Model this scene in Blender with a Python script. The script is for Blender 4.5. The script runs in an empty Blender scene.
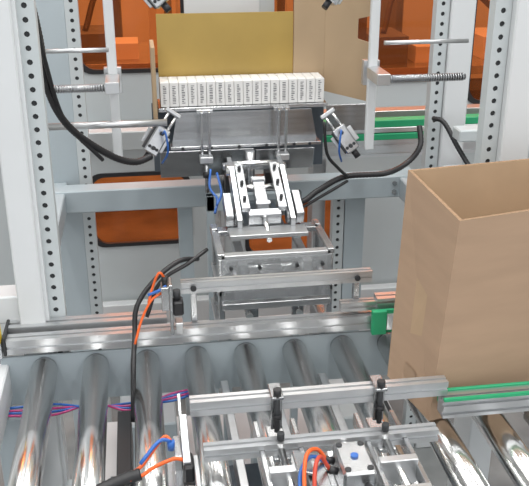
import bpy, bmesh, math, random
from mathutils import Vector, Matrix, Euler
random.seed(4)
S=bpy.context.scene
# ---------------------------------------------------------------- materials
def mat(name,col,rough=.5,metal=0,noise=0,nscale=30,bump=0,stretch=None,spec=.5):
    m=bpy.data.materials.new(name); m.use_nodes=True
    nt=m.node_tree; b=nt.nodes["Principled BSDF"]
    b.inputs["Base Color"].default_value=(*col,1); b.inputs["Roughness"].default_value=rough
    b.inputs["Metallic"].default_value=metal; b.inputs["Specular IOR Level"].default_value=spec
    if noise or bump:
        tc=nt.nodes.new("ShaderNodeTexCoord"); mp=nt.nodes.new("ShaderNodeMapping")
        nz=nt.nodes.new("ShaderNodeTexNoise"); nz.inputs["Scale"].default_value=nscale; nz.inputs["Detail"].default_value=5
        if stretch: mp.inputs["Scale"].default_value=stretch
        nt.links.new(tc.outputs["Object"],mp.inputs[0]); nt.links.new(mp.outputs[0],nz.inputs["Vector"])
        if noise:
            r=nt.nodes.new("ShaderNodeValToRGB")
            r.color_ramp.elements[0].position=.3; r.color_ramp.elements[1].position=.7
            r.color_ramp.elements[0].color=(*[c*(1-noise) for c in col],1)
            r.color_ramp.elements[1].color=(*[min(1,c*(1+noise)) for c in col],1)
            nt.links.new(nz.outputs["Fac"],r.inputs[0]); nt.links.new(r.outputs[0],b.inputs["Base Color"])
        if bump:
            bp=nt.nodes.new("ShaderNodeBump"); bp.inputs["Strength"].default_value=bump; bp.inputs["Distance"].default_value=.002
            nt.links.new(nz.outputs["Fac"],bp.inputs["Height"]); nt.links.new(bp.outputs[0],b.inputs["Normal"])
    return m
M=dict(
 chrome=mat("polished_roller_steel",(.92,.92,.91),.20,1,.05,14,0,(1,.15,1)),
 alu=mat("anodised_aluminium",(.62,.63,.64),.32,.85,.06,60,0,(.1,1,1)),
 steel=mat("brushed_steel",(.42,.43,.44),.26,.95,.15,40,0,(.15,1,2)),
 plate=mat("bright_plate_steel",(.54,.55,.56),.25,.9,.12,25),
 paint=mat("grey_enamel",(.52,.56,.57),.42,0,.03,4),
 white=mat("white_enamel",(.68,.70,.71),.4,0,.03,4),
 blueg=mat("blue_grey_enamel",(.42,.48,.51),.4,0,.04,5),
 dark=mat("dark_gap",(.03,.032,.035),.6),
 black=mat("black_rubber",(.018,.018,.02),.42),
 card=mat("corrugated_kraft",(.42,.285,.19),.85,0,.05,7,.15,(1,1,6)),
 cardin=mat("kraft_inside",(.46,.32,.20),.9,0,.05,12),
 cardedge=mat("kraft_edge",(.30,.19,.11),.9,0,.2,300),
 tape=mat("packing_tape",(.38,.255,.165),.4,0,.03,30),
 gold=mat("golden_board",(.40,.27,.07),.33,.1,.18,3),
 tan=mat("tan_board",(.43,.31,.19),.6,0,.05,6),
 carton=mat("white_carton",(.80,.79,.77),.6),
 ink=mat("carton_ink",(.16,.16,.17),.7),
 green=mat("green_belt",(.02,.36,.16),.45),
 orange=mat("orange_tube",(.80,.13,.02),.3),
 blue=mat("blue_tube",(.03,.13,.45),.3),
 red=mat("red_tape",(.55,.06,.03),.5),
 pink=mat("magenta_tube",(.5,.05,.2),.3),
 yellow=mat("safety_yellow",(.8,.62,.03),.5),
 concrete=mat("concrete",(.22,.23,.23),.7,0,.35,5),
 hallwall=mat("hall_wall_paint",(.62,.62,.60),.7,0,.08,2),
 ceil=mat("ceiling_sheet",(.62,.63,.64),.7,0,.1,2),
 dkblue=mat("machine_dark",(.08,.10,.12),.5,0,.3,6),
)
def amber():
    m=bpy.data.materials.new("amber_acrylic"); m.use_nodes=True; nt=m.node_tree; nt.nodes.clear()
    o=nt.nodes.new("ShaderNodeOutputMaterial"); mx=nt.nodes.new("ShaderNodeMixShader")
    t=nt.nodes.new("ShaderNodeBsdfTransparent"); t.inputs[0].default_value=(1,.27,.07,1)
    g=nt.nodes.new("ShaderNodeBsdfPrincipled"); g.inputs["Base Color"].default_value=(.45,.11,.03,1); g.inputs["Roughness"].default_value=.05
    mx.inputs[0].default_value=.20
    nt.links.new(t.outputs[0],mx.inputs[1]); nt.links.new(g.outputs[0],mx.inputs[2]); nt.links.new(mx.outputs[0],o.inputs[0]); return m
M["amber"]=amber()
def clear():
    m=bpy.data.materials.new("clear_acrylic"); m.use_nodes=True; nt=m.node_tree; nt.nodes.clear()
    o=nt.nodes.new("ShaderNodeOutputMaterial"); mx=nt.nodes.new("ShaderNodeMixShader")
    t=nt.nodes.new("ShaderNodeBsdfTransparent"); t.inputs[0].default_value=(.9,.91,.92,1)
    g=nt.nodes.new("ShaderNodeBsdfPrincipled"); g.inputs["Base Color"].default_value=(.5,.52,.53,1); g.inputs["Roughness"].default_value=.08
    mx.inputs[0].default_value=.35
    nt.links.new(t.outputs[0],mx.inputs[1]); nt.links.new(g.outputs[0],mx.inputs[2]); nt.links.new(mx.outputs[0],o.inputs[0]); return m
M["clear"]=clear()
# ---------------------------------------------------------------- builder
class B:
    def __init__(s,name): s.name=name; s.bm=bmesh.new(); s.ms=[]
    def mi(s,m):
        if m not in s.ms: s.ms.append(m)
        return s.ms.index(m)
    def _merge(s,t,m,smooth=False):
        i=s.mi(m)
        for f in t.faces: f.material_index=i; f.smooth=smooth
        me=bpy.data.meshes.new("t"); t.to_mesh(me); t.free(); s.bm.from_mesh(me); bpy.data.meshes.remove(me)
    def box(s,c,d,m,rot=(0,0,0),bev=.0012):
        t=bmesh.new(); bmesh.ops.create_cube(t,size=1); bmesh.ops.scale(t,vec=d,verts=t.verts)
        bev=min(bev,min(d)*.3)
        if bev>0: bmesh.ops.bevel(t,geom=t.edges[:],offset=bev,segments=1,affect='EDGES')
        bmesh.ops.transform(t,matrix=Matrix.Translation(c)@Euler([math.radians(a) for a in rot]).to_matrix().to_4x4(),verts=t.verts)
        s._merge(t,m); return s
    def bx(s,x0,x1,y0,y1,z0,z1,m,bev=.0012):
        return s.box(((x0+x1)/2,(y0+y1)/2,(z0+z1)/2),(abs(x1-x0),abs(y1-y0),abs(z1-z0)),m,bev=bev)
    def cyl(s,a,b,r,m,seg=20,r2=None,smooth=True):
        a=Vector(a);b=Vector(b);d=b-a
        t=bmesh.new(); bmesh.ops.create_cone(t,cap_ends=True,segments=seg,radius1=r,radius2=r if r2 is None else r2,depth=d.length)
        bmesh.ops.transform(t,matrix=Matrix.Translation((a+b)/2)@d.to_track_quat('Z','Y').to_matrix().to_4x4(),verts=t.verts)
        i=s.mi(m)
        for f in t.faces: f.material_index=i; f.smooth=smooth and len(f.verts)==4
        me=bpy.data.meshes.new("t"); t.to_mesh(me); t.free(); s.bm.from_mesh(me); bpy.data.meshes.remove(me); return s
    def tube(s,pts,r,m,seg=10,ribs=False):
        P=[Vector(p) for p in pts]; Q=[P[0]*2-P[1]]+P+[P[-1]*2-P[-2]]; path=[]
        for k in range(1,len(Q)-2):
            n=max(4,int((Q[k+1]-Q[k]).length/(.004 if ribs else .012)))
            for j in range(n):
                u=j/n; a,b,c,d=Q[k-1],Q[k],Q[k+1],Q[k+2]
                path.append(.5*((2*b)+(c-a)*u+(2*a-5*b+4*c-d)*u*u+(3*b-a-3*c+d)*u**3))
        path.append(P[-1]); t=bmesh.new(); rings=[]; up=Vector((.13,.2,1)).normalized()
        for k,p in enumerate(path):
            tg=(path[min(k+1,len(path)-1)]-path[max(k-1,0)]).normalized()
            n=up-tg*up.dot(tg)
            if n.length<.01: n=Vector((1,0,0))-tg*tg.x
            n.normalize(); up=n; b=tg.cross(n); rr=r*(1.12 if (ribs and k%2) else 1)
            rings.append([t.verts.new(p+(n*math.cos(q)+b*math.sin(q))*rr) for q in [2*math.pi*i/seg for i in range(seg)]])
        for k in range(len(rings)-1):
            for i in range(seg): t.faces.new((rings[k][i],rings[k][(i+1)%seg],rings[k+1][(i+1)%seg],rings[k+1][i]))
        t.faces.new(rings[0]); t.faces.new(rings[-1]); bmesh.ops.recalc_face_normals(t,faces=t.faces)
        s._merge(t,m,True); return s
    def prism(s,poly,axis,a0,a1,m):
        t=bmesh.new()
        def P(u,v,w):
            return {0:(w,u,v),1:(u,w,v),2:(u,v,w)}[axis]
        A=[t.verts.new(P(u,v,a0)) for u,v in poly]; Bv=[t.verts.new(P(u,v,a1)) for u,v in poly]
        t.faces.new(A); t.faces.new(Bv)
        n=len(poly)
        for i in range(n): t.faces.new((A[i],A[(i+1)%n],Bv[(i+1)%n],Bv[i]))
        bmesh.ops.recalc_face_normals(t,faces=t.faces); s._merge(t,m); return s
    def prof(s,x0,x1,yc,zc,w,h,m,n_top=1,n_front=1,g=.008,dp=.006):
        y0=yc-w/2;y1=yc+w/2;z0=zc-h/2;z1=zc+h/2; p=[]
        p.append((y0,z0))
        for k in range(n_front):
            c=z0+h*(k+.5)/n_front; p+=[(y0,c-g/2),(y0+dp,c-g/2),(y0+dp,c+g/2),(y0,c+g/2)]
        p.append((y0,z1))
        for k in range(n_top):
            c=y0+w*(k+.5)/n_top; p+=[(c-g/2,z1),(c-g/2,z1-dp),(c+g/2,z1-dp),(c+g/2,z1)]
        p+=[(y1,z1),(y1,z0)]
        return s.prism(p,0,x0,x1,m)
    def perf(s,x0,x1,y,z0,z1,m,pitch=.025,r=.0055,back=.012):
        t=bmesh.new(); n=int((z1-z0)/pitch); p=(z1-z0)/n; cx=(x0+x1)/2
        for k in range(n):
            c=z0+p*(k+.5); hw=(x1-x0)/2; hh=p/2
            O=[(hw,0),(hw,hh),(0,hh),(-hw,hh),(-hw,0),(-hw,-hh),(0,-hh),(hw,-hh)]
            I=[(r*math.cos(a*math.pi/4),r*math.sin(a*math.pi/4)) for a in range(8)]
            ov=[t.verts.new((cx+a,y,c+b)) for a,b in O]; iv=[t.verts.new((cx+a,y,c+b)) for a,b in I]; dv=[t.verts.new((cx+a,y+.003,c+b)) for a,b in I]
            for i in range(8):
                j=(i+1)%8; t.faces.new((ov[i],ov[j],iv[j],iv[i])); t.faces.new((iv[i],iv[j],dv[j],dv[i]))
        s._merge(t,m); s.bx(x0,x1,y+.004,y+back,z0,z1,"dark",0)  # near-black strip behind the holes: shade inside the channel put in as colour
        s.bx(x0-.002,x0,y,y+.03,z0,z1,m,0); s.bx(x1,x1+.002,y,y+.03,z0,z1,m,0); return s
    def poly(s,vs,m,thick=0):
        t=bmesh.new(); v=[t.verts.new(p) for p in vs]; f=t.faces.new(v); t.normal_update()
        if thick:
            n=f.normal.copy(); w=[t.verts.new(Vector(p)+n*thick) for p in vs]; t.faces.new(w[::-1]); k=len(v)
            for i in range(k): t.faces.new((v[i],v[(i+1)%k],w[(i+1)%k],w[i]))
            bmesh.ops.recalc_face_normals(t,faces=t.faces)
        s._merge(t,m); return s
    def done(s):
        me=bpy.data.meshes.new(s.name); s.bm.to_mesh(me); s.bm.free()
        for k in s.ms: me.materials.append(M[k])
        o=bpy.data.objects.new(s.name,me); S.collection.objects.link(o); return o
# ---------------------------------------------------------------- room
b=B("floor"); b.bx(-5,6,-3,9,-.05,0,"concrete",0); b.done()
b=B("wall_back"); b.bx(-5,6,9,9.1,0,4,"hallwall",0); b.done()
b=B("wall_left"); b.bx(-5.1,-5,-3,9,0,4,"hallwall",0); b.done()
b=B("wall_right"); b.bx(6,6.1,-3,9,0,4,"hallwall",0); b.done()
b=B("ceiling"); b.bx(-5.1,6.1,-3,9.1,4,4.05,"ceil",0)
for y in (-2,-.5,1,2.5,4,5.5,7): b.bx(-5,6,y-.04,y+.04,3.92,4,"paint",0)
b.done()
for (x,y,w,h,c) in [(-2.6,5.6,.8,1.3,"paint"),(-1.1,6.4,1.0,1.5,"dkblue"),(.3,5.9,.5,1.1,"white"),(1.0,6.0,.7,1.45,"paint"),(2.0,6.5,.9,1.6,"dkblue"),(3.1,6.0,.8,1.2,"white")]:
    b=B("control_cabinet"); b.bx(x,x+w,y,y+.5,.1,h,c); b.bx(x+.03,x+w-.03,y+.02,y+.48,0,.1,"dark")
    b.bx(x+.05,x+w/2-.01,y-.015,y,.2,h-.08,"paint"); b.bx(x+w/2+.01,x+w-.05,y-.015,y,.2,h-.08,"paint")
    b.bx(x+w/2-.04,x+w/2-.025,y-.03,y-.014,h*.5,h*.6,"dark"); b.bx(x+.1,x+w/2-.1,y-.02,y-.01,h-.45,h-.2,"dark"); b.done()
for (x,y) in [(-1.9,4.3),(-.45,4.2),(1.0,3.9),(2.4,4.4)]:
    b=B("workbench"); b.bx(x,x+1.3,y,y+.6,.78,.82,"plate")
    for a in (.05,1.25):
        for c in (.05,.55): b.bx(x+a-.02,x+a+.02,y+c-.02,y+c+.02,0,1.5,"dkblue")
    b.bx(x+.05,x+1.25,y+.5,y+.54,1.2,1.24,"paint"); b.bx(x+.05,x+1.25,y+.5,y+.54,1.46,1.5,"paint")
    b.bx(x+.05,x+1.25,y+.05,y+.55,.25,.28,"dkblue"); b.bx(x+.12,x+.3,y+.1,y+.4,.82,.95,"dkblue"); b.bx(x+.34,x+.46,y+.1,y+.3,.82,.90,"white"); b.bx(x+.7,x+.86,y+.15,y+.45,.82,.93,"white"); b.bx(x+.9,x+1.1,y+.2,y+.4,.82,.88,"dkblue")
    b.bx(x+.52,x+.56,y+.2,y+.24,.82,1.15,"paint"); b.cyl((x+.62,y+.3,.82),(x+.62,y+.3,1.1),.02,"dkblue")
    b.tube([(x+.2,y+.2,.95),(x+.3,y+.3,1.15),(x+.6,y+.4,1.2),(x+1,y+.4,.9)],.015,"black"); b.done()
# ---------------------------------------------------------------- enclosure back doors
def cell(b,x0,x1,z0,z1,wx0,wx1,wz0,wz1,y,m,r=.05,th=.03):
    pts=[];out=[]
    for (cx,cz,a0,ox,oz) in [(wx1-r,wz1-r,0,x1,z1),(wx0+r,wz1-r,90,x0,z1),(wx0+r,wz0+r,180,x0,z0),(wx1-r,wz0+r,270,x1,z0)]:
        for k in range(7):
            a=math.radians(a0+15*k); pts.append((cx+r*math.cos(a),cz+r*math.sin(a))); out.append((ox,oz))
    t=bmesh.new(); n=len(pts)
    corners={}
    def ov(p):
        if p not in corners: corners[p]=t.verts.new((p[0],y,p[1]))
        return corners[p]
    iv=[t.verts.new((a,y,c)) for a,c in pts]; bv=[t.verts.new((a,y+th,c)) for a,c in pts]
    for i in range(n):
        j=(i+1)%n
        if out[i]==out[j]: t.faces.new((ov(out[i]),iv[j],iv[i]))
        else: t.faces.new((ov(out[i]),ov(out[j]),iv[j],iv[i]))
        t.faces.new((iv[i],iv[j],bv[j],bv[i]))
    b._merge(t,m)
    t=bmesh.new(); cx=(wx0+wx1)/2; cz=(wz0+wz1)/2; g=.014
    def inn(p):
        return (p[0]+(-g if p[0]>cx else g),p[1]+(-g if p[1]>cz else g))
    A=[t.verts.new((a,y-.006,c)) for a,c in pts]; I=[t.verts.new((inn((a,c))[0],y-.006,inn((a,c))[1])) for a,c in pts]
    D=[t.verts.new((inn((a,c))[0],y+.01,inn((a,c))[1])) for a,c in pts]; E=[t.verts.new((a,y+.002,c)) for a,c in pts]
    for i in range(n):
        j=(i+1)%n; t.faces.new((A[i],A[j],I[j],I[i])); t.faces.new((I[i],I[j],D[j],D[i])); t.faces.new((A[i],A[j],E[j],E[i]))
    b._merge(t,"black")
    t=bmesh.new(); t.faces.new([t.verts.new((a,y+.008,c)) for a,c in pts]); b._merge(t,"amber")
Y=2.9
def door(x0,x1,wins,zb=.18,zt=2.2):
    b=B("enclosure_door")
    zs=[zb]+[ (wins[i][3]+wins[i+1][2])/2 for i in range(len(wins)-1)]+[zt]
    for i,w in enumerate(wins): cell(b,x0,x1,zs[i],zs[i+1],w[0],w[1],w[2],w[3],Y,"paint")
    b.bx(x0,x0+.012,Y-.012,Y+.03,0,zt,"alu"); b.bx(x1-.012,x1,Y-.012,Y+.03,0,zt,"alu")
    return b.done()
door(-.32,.26,[(-.2,.165,.40,.68),(-.2,.165,1.03,1.9)])
door(-1.5,-.33,[(-1.3,-.60,.40,.66),(-1.3,-.45,.90,1.9)])
door(.27,1.13,[(.36,.72,.32,.62),(.40,1.09,.97,1.9)])
door(1.14,2.1,[(1.25,1.8,.32,.62),(1.165,1.33,.88,1.9)])
# ---------------------------------------------------------------- machine frame
b=B("machine_frame")
b.bx(-.262,-.212,1.56,1.66,0,2.2,"white",.003); b.perf(-.208,-.176,1.585,.70,2.2,"paint"); b.bx(-.212,-.205,1.57,1.62,.1,2.2,"white",0)
b.perf(-.176,-.146,2.30,0,2.2,"paint"); b.bx(-.26,-.178,2.30,2.36,0,2.2,"blueg")
b.perf(.752,.782,2.10,0,2.2,"paint"); b.bx(.786,.85,2.09,2.15,0,2.2,"white",.003)
b.bx(.715,.775,1.56,1.66,0,2.2,"white",.003); b.perf(.683,.712,1.58,.95,2.2,"paint")
b.perf(.545,.575,2.28,0,.80,"paint"); b.bx(.58,.64,2.28,2.34,0,.80,"blueg"); b.bx(.09,.13,2.26,2.30,0,.8,"blueg")
b.bx(-.262,.86,2.2,2.26,.792,.855,"blueg",.003)
b.bx(-.262,.86,2.55,2.60,.86,.92,"paint",.003); b.bx(-.262,.86,2.6,2.66,.14,.20,"white",.003)
b.bx(-.262,-.212,1.66,2.3,.79,.85,"blueg",.003); b.bx(.715,.775,1.66,2.3,.79,.85,"blueg",.003)
b.bx(-.6,1.7,2.84,2.88,.10,.19,"white",.003); b.bx(-.6,1.7,2.84,2.88,.80,.86,"blueg",.003)
b.bx(.78,1.7,2.0,2.05,.86,.93,"white",.003); b.bx(.78,1.7,1.95,2.0,1.02,1.05,"paint",.003)
b.bx(-.6,-.262,1.58,1.64,.79,.85,"white",.003)
for z in (.81,.835):
    for x in (-.23,.70): b.cyl((x,2.2,z),(x,2.194,z),.007,"steel",6)
b.done()
b=B("machine_base_plate"); b.bx(-.2,.72,1.75,2.2,.0,.12,"white",.004); b.bx(-.1,.05,1.9,2.15,.12,.3,"blueg",.004); b.bx(.45,.6,1.8,2.15,.12,.34,"paint",.004); b.done()
b=B("threaded_spindle")
for (x0,x1) in [(-.22,-.06),(.56,.76)]:
    b.cyl((x0,1.9,1.195),(x1,1.9,1.195),.0075,"steel")
    n=int((x1-x0)/.006)
    for k in range(n): b.cyl((x0+.006*k,1.9,1.195),(x0+.006*k+.003,1.9,1.195),.0095,"steel",12)
    b.cyl((x0,1.9,1.278),(x1,1.9,1.278),.005,"alu",12)
b.cyl((-.22,1.92,1.106),(.06,1.92,1.106),.008,"alu"); b.done()
for x in (-.058,.561):
    b=B("magazine_side_bar"); b.bx(x-.011,x+.011,1.985,2.0,1.0,1.6,"white",.002)
    b.bx(x-.02,x+.02,2.0,2.02,1.16,1.22,"alu"); b.bx(x-.016,x+.016,1.89,1.985,1.182,1.208,"alu"); b.done()
# ---------------------------------------------------------------- carton magazine
b=B("carton_magazine_tray")
b.bx(.045,.475,2.09,2.20,1.088,1.098,"plate")
b.prism([(.09,1.088),(.43,1.088),(.445,1.01),(.075,1.01)],1,2.075,2.082,"steel")
b.bx(.07,.45,2.04,2.085,1.004,1.012,"plate")
b.box((.16,2.05,.965),(.235,.004,.075),"steel",(14,0,0)); b.box((.36,2.06,.965),(.15,.004,.06),"plate",(14,0,0))
for x in (.10,.17,.24,.31,.38,.42): b.cyl((x,2.04,1.008),(x,2.036,1.008),.004,"dark",10)
b.bx(.033,.043,2.08,2.20,1.06,1.25,"tan",.001); b.bx(.03,.49,2.20,2.205,.90,1.087,"dkblue")  # last dark sheet paints the shadow under and behind the magazine
b.bx(.475,.60,2.1,2.104,1.02,1.09,"steel"); b.done()
b=B("folded_cartons")
for k in range(18):
    x0=.052+k*.0231
    b.bx(x0,x0+.0222,2.10,2.175,1.099,1.160,"carton",.001)
    z=1.107
    while z<1.153:
        h=random.uniform(.0012,.0022); xa=x0+.007; b.bx(xa,xa+random.choice((.005,.008,.008)),2.0993,2.101,z,z+h,"ink",0); z+=h+random.uniform(.002,.0032)
b.done()
b=B("golden_backing_sheet"); b.bx(.052,.400,2.182,2.186,1.10,1.315,"gold",0); b.done()
b=B("cardboard_blank"); b.bx(.401,.483,2.178,2.184,1.10,1.60,"tan",0)
b.poly([(.484,2.18,1.11),(.595,2.12,1.09),(.595,2.12,1.24),(.56,2.14,1.25),(.56,2.14,1.30),(.595,2.12,1.31),(.595,2.12,1.6),(.484,2.18,1.6)],"tan",.004)
b.done()
b=B("magazine_back_panel"); b.bx(.13,.33,2.3,2.32,1.1,1.7,"white"); b.bx(.33,.37,2.3,2.34,1.1,1.7,"paint"); b.done()
for x in (.155,.345):
    b=B("lift_finger")
    for dx in (-.009,.009): b.box((x+dx,2.015,1.045),(.006,.012,.125),"plate",(8,0,0))
    b.bx(x-.016,x+.016,2.0,2.03,.978,.994,"alu"); b.cyl((x,2.01,.98),(x,2.01,.90),.005,"steel"); b.cyl((x,2.01,.955),(x,2.01,.94),.010,"black")
    b.bx(x-.02,x+.02,2.02,2.045,1.10,1.108,"plate"); b.done()
def clamp(name,c,ang,flip=1):
    b=B(name)
    R=Matrix.Translation(c)@Euler((math.radians(-15),math.radians(ang),0)).to_matrix().to_4x4()
    b.bx(-.018,.018,-.014,.014,-.035,.035,"plate",.003)
    for sx in (-.010,.010): b.cyl((sx,-.006,.035),(sx,-.006,.075),.0035,"chrome",12); b.cyl((sx,-.0145,-.02),(sx,-.016,-.02),.004,"dark",10)
    b.bx(-.02,.02,-.012,.008,.072,.082,"alu",.002); b.bx(-.022,-.018,-.01,.01,-.03,.03,"dark",0)
    b.cyl((0,-.014,.02),(0,-.024,.02),.005,"dark",12); b.cyl((0,-.014,-.02),(0,-.024,-.02),.005,"dark",12)
    b.cyl((0,0,-.035),(0,0,-.055),.008,"black",12); b.bx(-.03,.03,.014,.02,-.02,.02,"alu")
    b.tube([(0,-.024,.02),(0,-.045,.025),(.03*flip,-.04,-.01),(.04*flip,.0,-.04)],.0025,"blue",8)
    o=b.done(); o.data.transform(R); return o
clamp("pneumatic_clamp",(.035,1.99,1.045),35,1); clamp("pneumatic_clamp",(.50,1.99,1.03),-35,-1)
clamp("pneumatic_clamp",(.045,2.02,1.385),-40,1); clamp("pneumatic_clamp",(.475,2.02,1.385),40,-1)
# ---------------------------------------------------------------- green upper conveyor
b=B("green_belt_conveyor"); b.bx(.44,1.8,2.32,2.36,.965,.985,"green"); b.bx(.44,1.8,2.315,2.36,.95,.965,"alu"); b.bx(.44,1.8,2.31,2.36,.93,.948,"green"); b.prof(.44,1.8,2.33,.905,.04,.05,"alu",1,2)
b.bx(.44,1.8,2.45,2.5,.93,.98,"alu")
for x in (.5,.9,1.4): b.bx(x,x+.04,2.37,2.44,0,.9,"alu")
b.done()
# ---------------------------------------------------------------- central pusher mechanism
b=B("carton_pusher_mechanism")
for x in (.150,.385):
    b.bx(x-.006,x+.006,1.62,1.64,.70,.885,"plate"); b.bx(x-.006,x+.006,1.76,1.78,.70,.90,"plate")
    b.bx(x-.010,x+.010,1.60,1.80,.700,.712,"alu"); b.bx(x-.008,x+.008,1.62,1.80,.885,.897,"plate")
    b.bx(x-.003,x+.003,1.64,1.76,.72,.88,"clear",0); b.bx(x-.008,x+.008,1.62,1.78,.80,.812,"alu")
b.bx(.15,.385,1.615,1.619,.79,.885,"clear",0)
b.bx(.14,.395,1.61,1.65,.705,.722,"plate"); b.bx(.15,.385,1.61,1.63,.770,.785,"alu"); b.bx(.15,.385,1.75,1.78,.885,.897,"plate"); b.bx(.15,.385,1.62,1.64,.88,.893,"alu")
b.bx(.18,.36,1.66,1.75,.76,.79,"plate"); b.cyl((.16,1.69,.83),(.38,1.69,.83),.009,"chrome"); b.cyl((.16,1.73,.80),(.38,1.73,.80),.007,"chrome")
b.bx(.16,.375,1.74,1.78,.715,.73,"steel"); b.bx(.165,.37,1.785,1.79,.73,.80,"steel")
b.bx(.19,.21,1.64,1.78,.80,.86,"alu"); b.bx(.33,.35,1.64,1.78,.80,.86,"alu")
b.bx(.235,.295,1.66,1.76,.80,.835,"steel",.003); b.bx(.245,.285,1.64,1.66,.80,.85,"plate"); b.bx(.205,.23,1.63,1.645,.72,.77,"steel"); b.bx(.305,.33,1.63,1.645,.72,.77,"steel")
b.cyl((.21,1.62,.745),(.21,1.70,.745),.008,"chrome"); b.cyl((.32,1.62,.745),(.32,1.70,.745),.008,"chrome")
for x in (.17,.23,.31,.365):
    b.cyl((x,1.614,.83),(x,1.606,.83),.005,"dark",12); b.cyl((x,1.612,.714),(x,1.606,.714),.005,"dark",12); b.cyl((x,1.614,.868),(x,1.606,.868),.004,"dark",12)
for x,s in ((.205,1),(.325,-1)):
    b.prism([(1.74,.895),(1.79,.895),(1.96,.985),(1.96,1.005),(1.90,1.0),(1.74,.925)],0,x-.005,x+.005,"plate")
    b.box((x+.018*s,1.85,.965),(.02,.16,.012),"plate",(22,0,0)); b.box((x-.02*s,1.80,.93),(.018,.08,.03),"steel",(22,0,0))
    b.cyl((x-.012,1.92,.985),(x+.012,1.92,.985),.014,"chrome")
    b.cyl((x-.01,1.78,.915),(x+.01,1.78,.915),.016,"steel")
    for q in (0,.05,.1): b.cyl((x+.018*s,1.80+q,.952+q*.4),(x+.018*s,1.80+q-.003,.960+q*.4),.004,"dark",10)
b.cyl((.20,1.87,.955),(.33,1.87,.955),.008,"chrome"); b.cyl((.20,1.95,.99),(.33,1.95,.99),.007,"chrome")
b.box((.265,1.835,.940),(.028,.10,.024),"steel",(22,0,0)); b.cyl((.265,1.79,.925),(.265,1.70,.89),.006,"chrome"); b.box((.265,1.80,.932),(.034,.012,.03),"plate",(22,0,0)); b.box((.265,1.885,.962),(.034,.012,.03),"plate",(22,0,0))
b.bx(.215,.315,1.80,1.95,.885,.89,"dkblue")  # added dark plate, paints the shade between the arms
b.box((.265,1.775,.918),(.075,.02,.03),"plate",(22,0,0)); b.bx(.19,.34,1.95,1.975,.975,.987,"plate")
b.bx(.178,.352,1.70,1.75,.895,.905,"alu")
b.box((.182,1.83,.93),(.004,.05,.03),"red",(22,0,0)); b.box((.350,1.82,.93),(.004,.05,.03),"red",(22,0,0))
for x in (.155,.375): b.bx(x-.012,x+.012,1.54,1.62,.665,.69,"alu")
for x in (.16,.38):
    b.bx(x-.01,x+.01,1.63,1.65,0.12,.7,"blueg"); b.bx(x-.01,x+.01,1.98,2.0,.12,.9,"blueg")
b.bx(.15,.39,1.98,2.0,.86,.90,"blueg"); b.bx(.2,.34,1.9,2.19,.87,.884,"steel")
b.bx(.20,.225,2.0,2.03,.9,.96,"black"); b.bx(.30,.325,2.0,2.03,.9,.95,"black"); b.cyl((.265,2.02,.90),(.265,2.02,1.0),.012,"plate")
b.done()
# ---------------------------------------------------------------- roller conveyor
b=B("roller_conveyor")
for k in range(12):
    x=-.216+.1005*k
    b.cyl((x,.80,.724),(x,1.498,.724),.026,"chrome",40); b.cyl((x,1.498,.724),(x,1.510,.724),.0235,"plate",32); b.cyl((x,1.50,.724),(x,1.53,.724),.008,"dark",12)
    b.cyl((x,.79,.724),(x,.80,.724),.0235,"plate",32); b.cyl((x,.77,.724),(x,.79,.724),.008,"dark",12)
b.bx(-.30,1.0,1.513,1.519,.64,.750,"blueg"); b.bx(-.30,1.0,.76,.772,.64,.75,"blueg")
b.bx(-.315,-.285,.77,1.52,.66,.735,"white",.003)
for x in (-.29,.22,.9):
    b.bx(x-.025,x+.025,1.46,1.512,0,.64,"blueg"); b.bx(x-.025,x+.025,.78,.83,0,.64,"blueg"); b.bx(x-.02,x+.02,.83,1.46,.15,.20,"blueg")
b.bx(-.10,.28,1.0,1.42,.50,.515,"dkblue")
b.bx(-.075,-.05,1.05,1.40,.60,.68,"black"); b.bx(.425,.445,1.1,1.4,.62,.68,"black")
b.bx(.235-.008,.235+.008,.95,1.42,.63,.67,"alu"); b.bx(.34-.008,.34+.008,.95,1.48,.64,.68,"alu"); b.bx(.13,.145,.95,1.48,.64,.68,"alu")
b.done()
b=B("side_guide_rail")
b.prof(-.285,.03,1.565,.782,.035,.03,"alu",1,1); b.prof(-.285,.455,1.520,.775,.03,.030,"alu",1,1,.006,.004)
b.bx(-.29,-.284,1.50,1.59,.76,.80,"dark"); b.bx(-.03,-.01,1.53,1.60,.758,.768,"plate")
for x in (-.2,.0,.3): b.bx(x-.015,x+.015,1.525,1.55,.752,.762,"plate")
b.done()
b=B("green_guide_rail"); b.bx(.445,.475,1.486,1.494,.755,.808,"green"); b.bx(.445,1.0,1.494,1.50,.755,.808,"green"); b.prof(.46,1.0,1.525,.808,.03,.035,"alu",1,2,.005); b.prof(.385,.46,1.525,.808,.02,.02,"alu",1,1,.005,.004); b.bx(.475,1.0,1.486,1.494,.765,.80,"alu")
b.bx(.6,.63,1.525,1.55,.752,.79,"plate"); b.done()
b=B("upper_guide_bar"); b.prof(.06,.452,1.54,.868,.02,.024,"alu",1,1,.005,.004)
for x in (.085,.42): b.bx(x-.006,x+.006,1.53,1.545,.792,.858,"plate"); b.cyl((x,1.528,.868),(x,1.524,.868),.006,"dark",12)
b.bx(.17,.18,1.545,1.605,.858,.868,"plate"); b.bx(.35,.36,1.545,1.605,.858,.868,"plate"); b.done()
b=B("front_guide_rail"); b.prof(.47,1.0,1.15,.803,.028,.034,"alu",1,2,.005); b.bx(.47,1.0,1.164,1.170,.80,.824,"green"); b.bx(.468,1.0,1.130,1.136,.822,.827,"green",0)
for x in (.64,.9): b.bx(x-.012,x+.012,1.135,1.165,.752,.786,"plate")
b.done()
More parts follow.
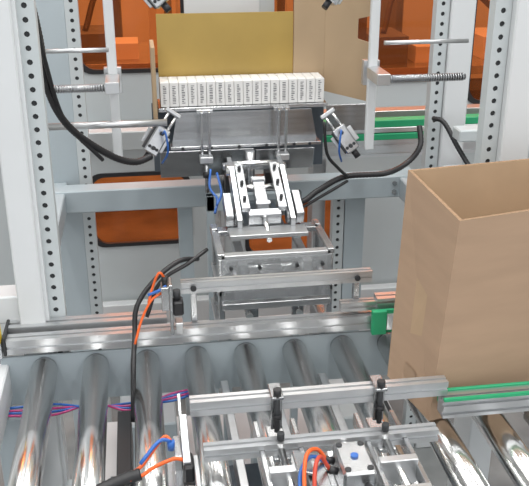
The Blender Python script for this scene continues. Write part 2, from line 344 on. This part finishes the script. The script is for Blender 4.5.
# ---------------------------------------------------------------- front clamp unit
b=B("front_pusher_unit")
b.prof(.052,.478,1.156,.838,.022,.026,"alu",1,1,.005,.004); b.prof(.068,.446,1.10,.788,.022,.022,"alu",1,1,.005,.004)
for x in (.19,.36):
    b.cyl((x,1.136,.79),(x,1.136,.866),.0045,"dark",12); b.bx(x-.010,x+.010,1.130,1.174,.852,.858,"steel"); b.cyl((x,1.136,.858),(x,1.136,.870),.007,"black",6)
    b.bx(x-.009,x+.009,1.141,1.145,.79,.852,"steel"); b.cyl((x,1.136,.815),(x,1.136,.823),.008,"black",6); b.bx(x-.014,x+.014,1.08,1.17,.770,.778,"plate")
    b.bx(x-.035,x-.027,.93,1.17,.765,.79,"plate"); b.bx(x+.027,x+.035,.93,1.17,.765,.79,"plate")
    b.cyl((x,1.10,.80),(x,1.10,.812),.006,"dark",8)
    b.bx(x-.03,x+.03,1.02,1.035,.755,.80,"alu"); b.bx(x-.03,x+.03,.95,.965,.755,.80,"alu")
    b.cyl((x,.95,.785),(x,1.1,.785),.006,"chrome",12)
b.bx(.20,.35,.94,1.05,.752,.764,"plate",.002)
b.bx(.225,.245,.95,1.04,.764,.80,"steel"); b.box((.215,1.035,.80),(.03,.05,.006),"plate",(0,18,0))
b.bx(.265,.315,.985,1.065,.764,.812,"plate",.004)
for (dx,dy) in ((-.017,-.03),(.017,-.03),(-.017,.03),(.017,.03)): b.cyl((.29+dx,1.025+dy,.812),(.29+dx,1.025+dy,.8135),.005,"dark",12)
b.cyl((.29,1.025,.812),(.29,1.025,.815),.006,"blue"); b.cyl((.29,1.065,.79),(.29,1.10,.79),.007,"chrome"); b.cyl((.262,1.015,.795),(.248,1.015,.80),.006,"black",12); b.cyl((.262,1.04,.795),(.248,1.04,.80),.006,"black",12)
b.tube([(.25,1.04,.80),(.235,1.04,.82),(.215,1.02,.825),(.205,.98,.80),(.205,.93,.78)],.0032,"orange")
b.tube([(.25,1.015,.80),(.235,1.015,.825),(.222,.99,.82),(.215,.95,.79),(.215,.92,.78)],.0032,"red")
b.tube([(.25,1.03,.80),(.225,1.03,.815),(.205,1.01,.805),(.197,.97,.79)],.003,"blue")
b.tube([(.30,.98,.79),(.30,.95,.80),(.29,.90,.79)],.006,"black")
b.done()
# ---------------------------------------------------------------- sensors and hoses
b=B("pneumatic_sensor_bracket")
b.bx(.035,.042,1.48,1.52,.792,.90,"plate"); b.bx(.042,.062,1.475,1.505,.835,.865,"black",.003); b.bx(.02,.035,1.47,1.50,.85,.90,"plate"); b.bx(.045,.06,1.475,1.5,.795,.82,"alu")
b.cyl((.05,1.49,.865),(.05,1.49,.885),.007,"dark",12); b.cyl((.028,1.485,.9),(.028,1.485,.918),.006,"black",12)
b.tube([(.02,1.48,.885),(0,1.47,.875),(-.02,1.46,.84),(-.035,1.44,.80)],.0025,"orange"); b.tube([(.028,1.485,.915),(.018,1.48,.928),(0.005,1.48,.90),(-.005,1.47,.87)],.0025,"orange")
b.tube([(.03,1.48,.90),(.02,1.475,.895),(-.005,1.475,.885)],.003,"blue"); b.done()
b=B("pneumatic_sensor_block")
b.bx(.022,.034,1.08,1.135,.752,.80,"plate"); b.box((.04,1.11,.80),(.012,.10,.03),"alu",(12,0,0)); b.bx(.034,.05,1.05,1.09,.77,.80,"black",.003)
b.cyl((.018,1.10,.80),(.018,1.10,.815),.006,"blue",12); b.bx(.01,.05,1.06,1.13,.752,.758,"plate"); b.bx(.05,.058,1.0,1.08,.752,.80,"plate")
b.box((.036,1.165,.82),(.006,.07,.012),"plate",(25,0,0))
b.tube([(.036,1.07,.80),(.02,1.068,.805),(-.01,1.065,.795),(-.03,1.06,.785),(-.06,1.055,.78)],.003,"orange")
b.tube([(.018,1.10,.815),(.008,1.105,.82),(-.015,1.09,.80),(-.03,1.075,.79),(-.05,1.065,.785)],.003,"orange")
b.tube([(.018,1.10,.815),(.0,1.095,.82),(-.03,1.07,.80)],.003,"blue"); b.done()
b=B("corrugated_hose"); b.tube([(-.03,1.065,.785),(-.06,1.06,.78),(-.10,1.04,.775),(-.13,.98,.775),(-.14,.9,.775)],.009,"black",12,True); b.done()
b=B("cable_loom")
b.tube([(-.205,1.66,1.50),(-.195,1.70,1.42),(-.188,1.74,1.33),(-.184,1.79,1.21),(-.15,1.84,1.12),(-.074,1.9,1.04),(-.02,1.93,1.012),(.02,1.96,1.015)],.0075,"black",12,True)
b.tube([(-.19,1.66,1.44),(-.18,1.74,1.28),(-.16,1.83,1.14),(-.09,1.88,1.035)],.0045,"black",10); b.done()
b=B("sensor_cable")
b.tube([(.10,1.60,.90),(.06,1.56,.915),(.011,1.53,.892),(-.028,1.50,.85),(-.035,1.47,.80),(-.04,1.40,.77),(-.045,1.36,.68)],.005,"black")
b.tube([(.12,1.60,.92),(.08,1.57,.905),(.02,1.54,.88),(-.01,1.51,.82)],.004,"black"); b.done()
b=B("cable_loom")
b.tube([(.33,1.94,.93),(.38,1.95,.885),(.43,1.97,.905),(.505,2.0,.928),(.61,2.0,.932),(.68,2.04,.945),(.715,2.05,.985),(.72,2.08,1.03)],.007,"black",12,True)
b.tube([(.335,1.92,.91),(.37,1.94,.87),(.44,1.97,.89),(.51,1.99,.92)],.004,"black")
b.tube([(.44,1.97,1.08),(.45,1.97,1.0),(.48,1.98,.96),(.51,1.99,.93)],.004,"black"); b.done()
b=B("cable_loom"); b.tube([(.755,2.08,1.05),(.775,2.05,1.045),(.80,2.0,.99),(.82,1.95,.95),(.86,1.95,.93)],.006,"black",12,True); b.done()
b=B("air_hose"); b.tube([(.16,1.95,.98),(.155,1.93,.94),(.17,1.90,.92),(.16,1.86,.90)],.003,"blue"); b.tube([(.175,1.95,.97),(.18,1.9,.935),(.165,1.86,.92)],.003,"blue"); b.done()
b=B("air_tubing")
for k,(c,o) in enumerate([("blue",0),("pink",.010),("blue",.018),("pink",.026)]):
    b.tube([(-.28,1.44-o,.68),(-.2,1.45-o,.675-o*.3),(-.12,1.42+o*.5,.68),(-.05,1.44-o,.67),(.03,1.42+o,.68),(.10,1.45,.685)],.0024,c)
b.tube([(-.20,1.0,.66),(-.17,1.04,.70),(-.165,1.10,.69),(-.15,1.05,.68),(-.14,1.0,.69),(-.15,.95,.66)],.0035,"blue"); b.tube([(-.16,1.2,.6),(-.165,1.12,.64),(-.17,1.03,.66)],.004,"blue")
b.done()
b=B("motor_junction_box"); b.bx(-.185,-.14,1.12,1.2,.55,.62,"black",.004); b.bx(-.18,-.145,1.28,1.38,.50,.55,"paint",.004); b.bx(-.18,-.14,1.0,1.1,.50,.57,"plate",.004); b.cyl((-.16,1.12,.6),(-.16,1.09,.6),.01,"steel"); b.bx(-.19,-.13,.98,1.40,.49,.50,"plate"); b.done()
b=B("safety_sensor"); b.bx(-.305,-.292,1.49,1.52,.79,.84,"yellow",.003); b.bx(-.303,-.294,1.487,1.49,.80,.83,"dark"); b.bx(-.305,-.292,1.5,1.52,.755,.79,"plate"); b.done()
# ---------------------------------------------------------------- big kraft box
b=B("cardboard_box")
Bt=[Vector(p) for p in ((.463,1.180,.752),(.434,1.335,.752),(.828,1.412,.752),(.857,1.256,.752))]
Tp=[Vector(p) for p in ((.486,1.182,1.121),(.466,1.39,1.140),(.862,1.455,1.137),(.885,1.26,1.125))]
cb=sum(Bt,Vector())/4; ct=sum(Tp,Vector())/4
def ins(p,c,q=.006):
    d=(c-p); d.z=0
    return p+Vector((math.copysign(q,d.x),math.copysign(q,d.y),0))
Bi=[ins(p,cb)+Vector((0,0,.006)) for p in Bt]; Ti=[ins(p,ct) for p in Tp]
for i in range(4):
    j=(i+1)%4
    b.poly([Bt[i],Bt[j],Tp[j],Tp[i]],"card"); b.poly([Bi[j],Bi[i],Ti[i],Ti[j]],"cardin"); b.poly([Tp[i],Tp[j],Ti[j],Ti[i]],"cardedge")
b.poly(Bt[::-1],"card"); b.poly(Bi,"cardin")
def lerp(a,c,t): return a.lerp(c,t)
L0,L1,U0,U1=Bt[0],Bt[1],Tp[0],Tp[1]
off=Vector((-.0008,-.0002,0))
def onleft(s,t): return lerp(lerp(L0,L1,s),lerp(U0,U1,s),t)+off
b.poly([onleft(.38,0),onleft(.62,0),onleft(.62,.16),onleft(.38,.16)],"tape")
b.done()
# ---------------------------------------------------------------- light
def area(n,loc,sx,sy,p,rot=(0,0,0),col=(1,1,1)):
    l=bpy.data.lights.new(n,'AREA'); l.shape='RECTANGLE'; l.size=sx; l.size_y=sy; l.energy=p; l.color=col
    o=bpy.data.objects.new(n,l); o.location=loc; o.rotation_euler=[math.radians(a) for a in rot]; S.collection.objects.link(o)
for i,x in enumerate((-2.2,-.9,.3,1.5,2.8)):
    area("ceiling_light_%d"%i,(x,.4,3.85),.28,4.6,46,col=(1,.99,.97))
    area("ceiling_light_hall_%d"%i,(x+.3,6.0,3.85),.45,4.2,58,col=(1,.98,.95))  # added strips, placed to brighten roller reflections and the view through the amber
area("ceiling_light_cell",(.3,2.9,3.85),2.4,.3,32)
w=bpy.data.worlds.new("w"); S.world=w; w.use_nodes=True; bg=w.node_tree.nodes["Background"]; bg.inputs[0].default_value=(.95,.97,1,1); bg.inputs[1].default_value=1.15
S.view_settings.view_transform='Standard'
cd=bpy.data.cameras.new("camera"); cam=bpy.data.objects.new("camera",cd); S.collection.objects.link(cam); S.camera=cam
cd.sensor_width=36; cd.lens=848/529*36; cam.location=(0,0,1.6)
cam.rotation_euler=(math.pi/2-math.atan(353/848),0,-math.atan(137/918)); cd.clip_start=.05
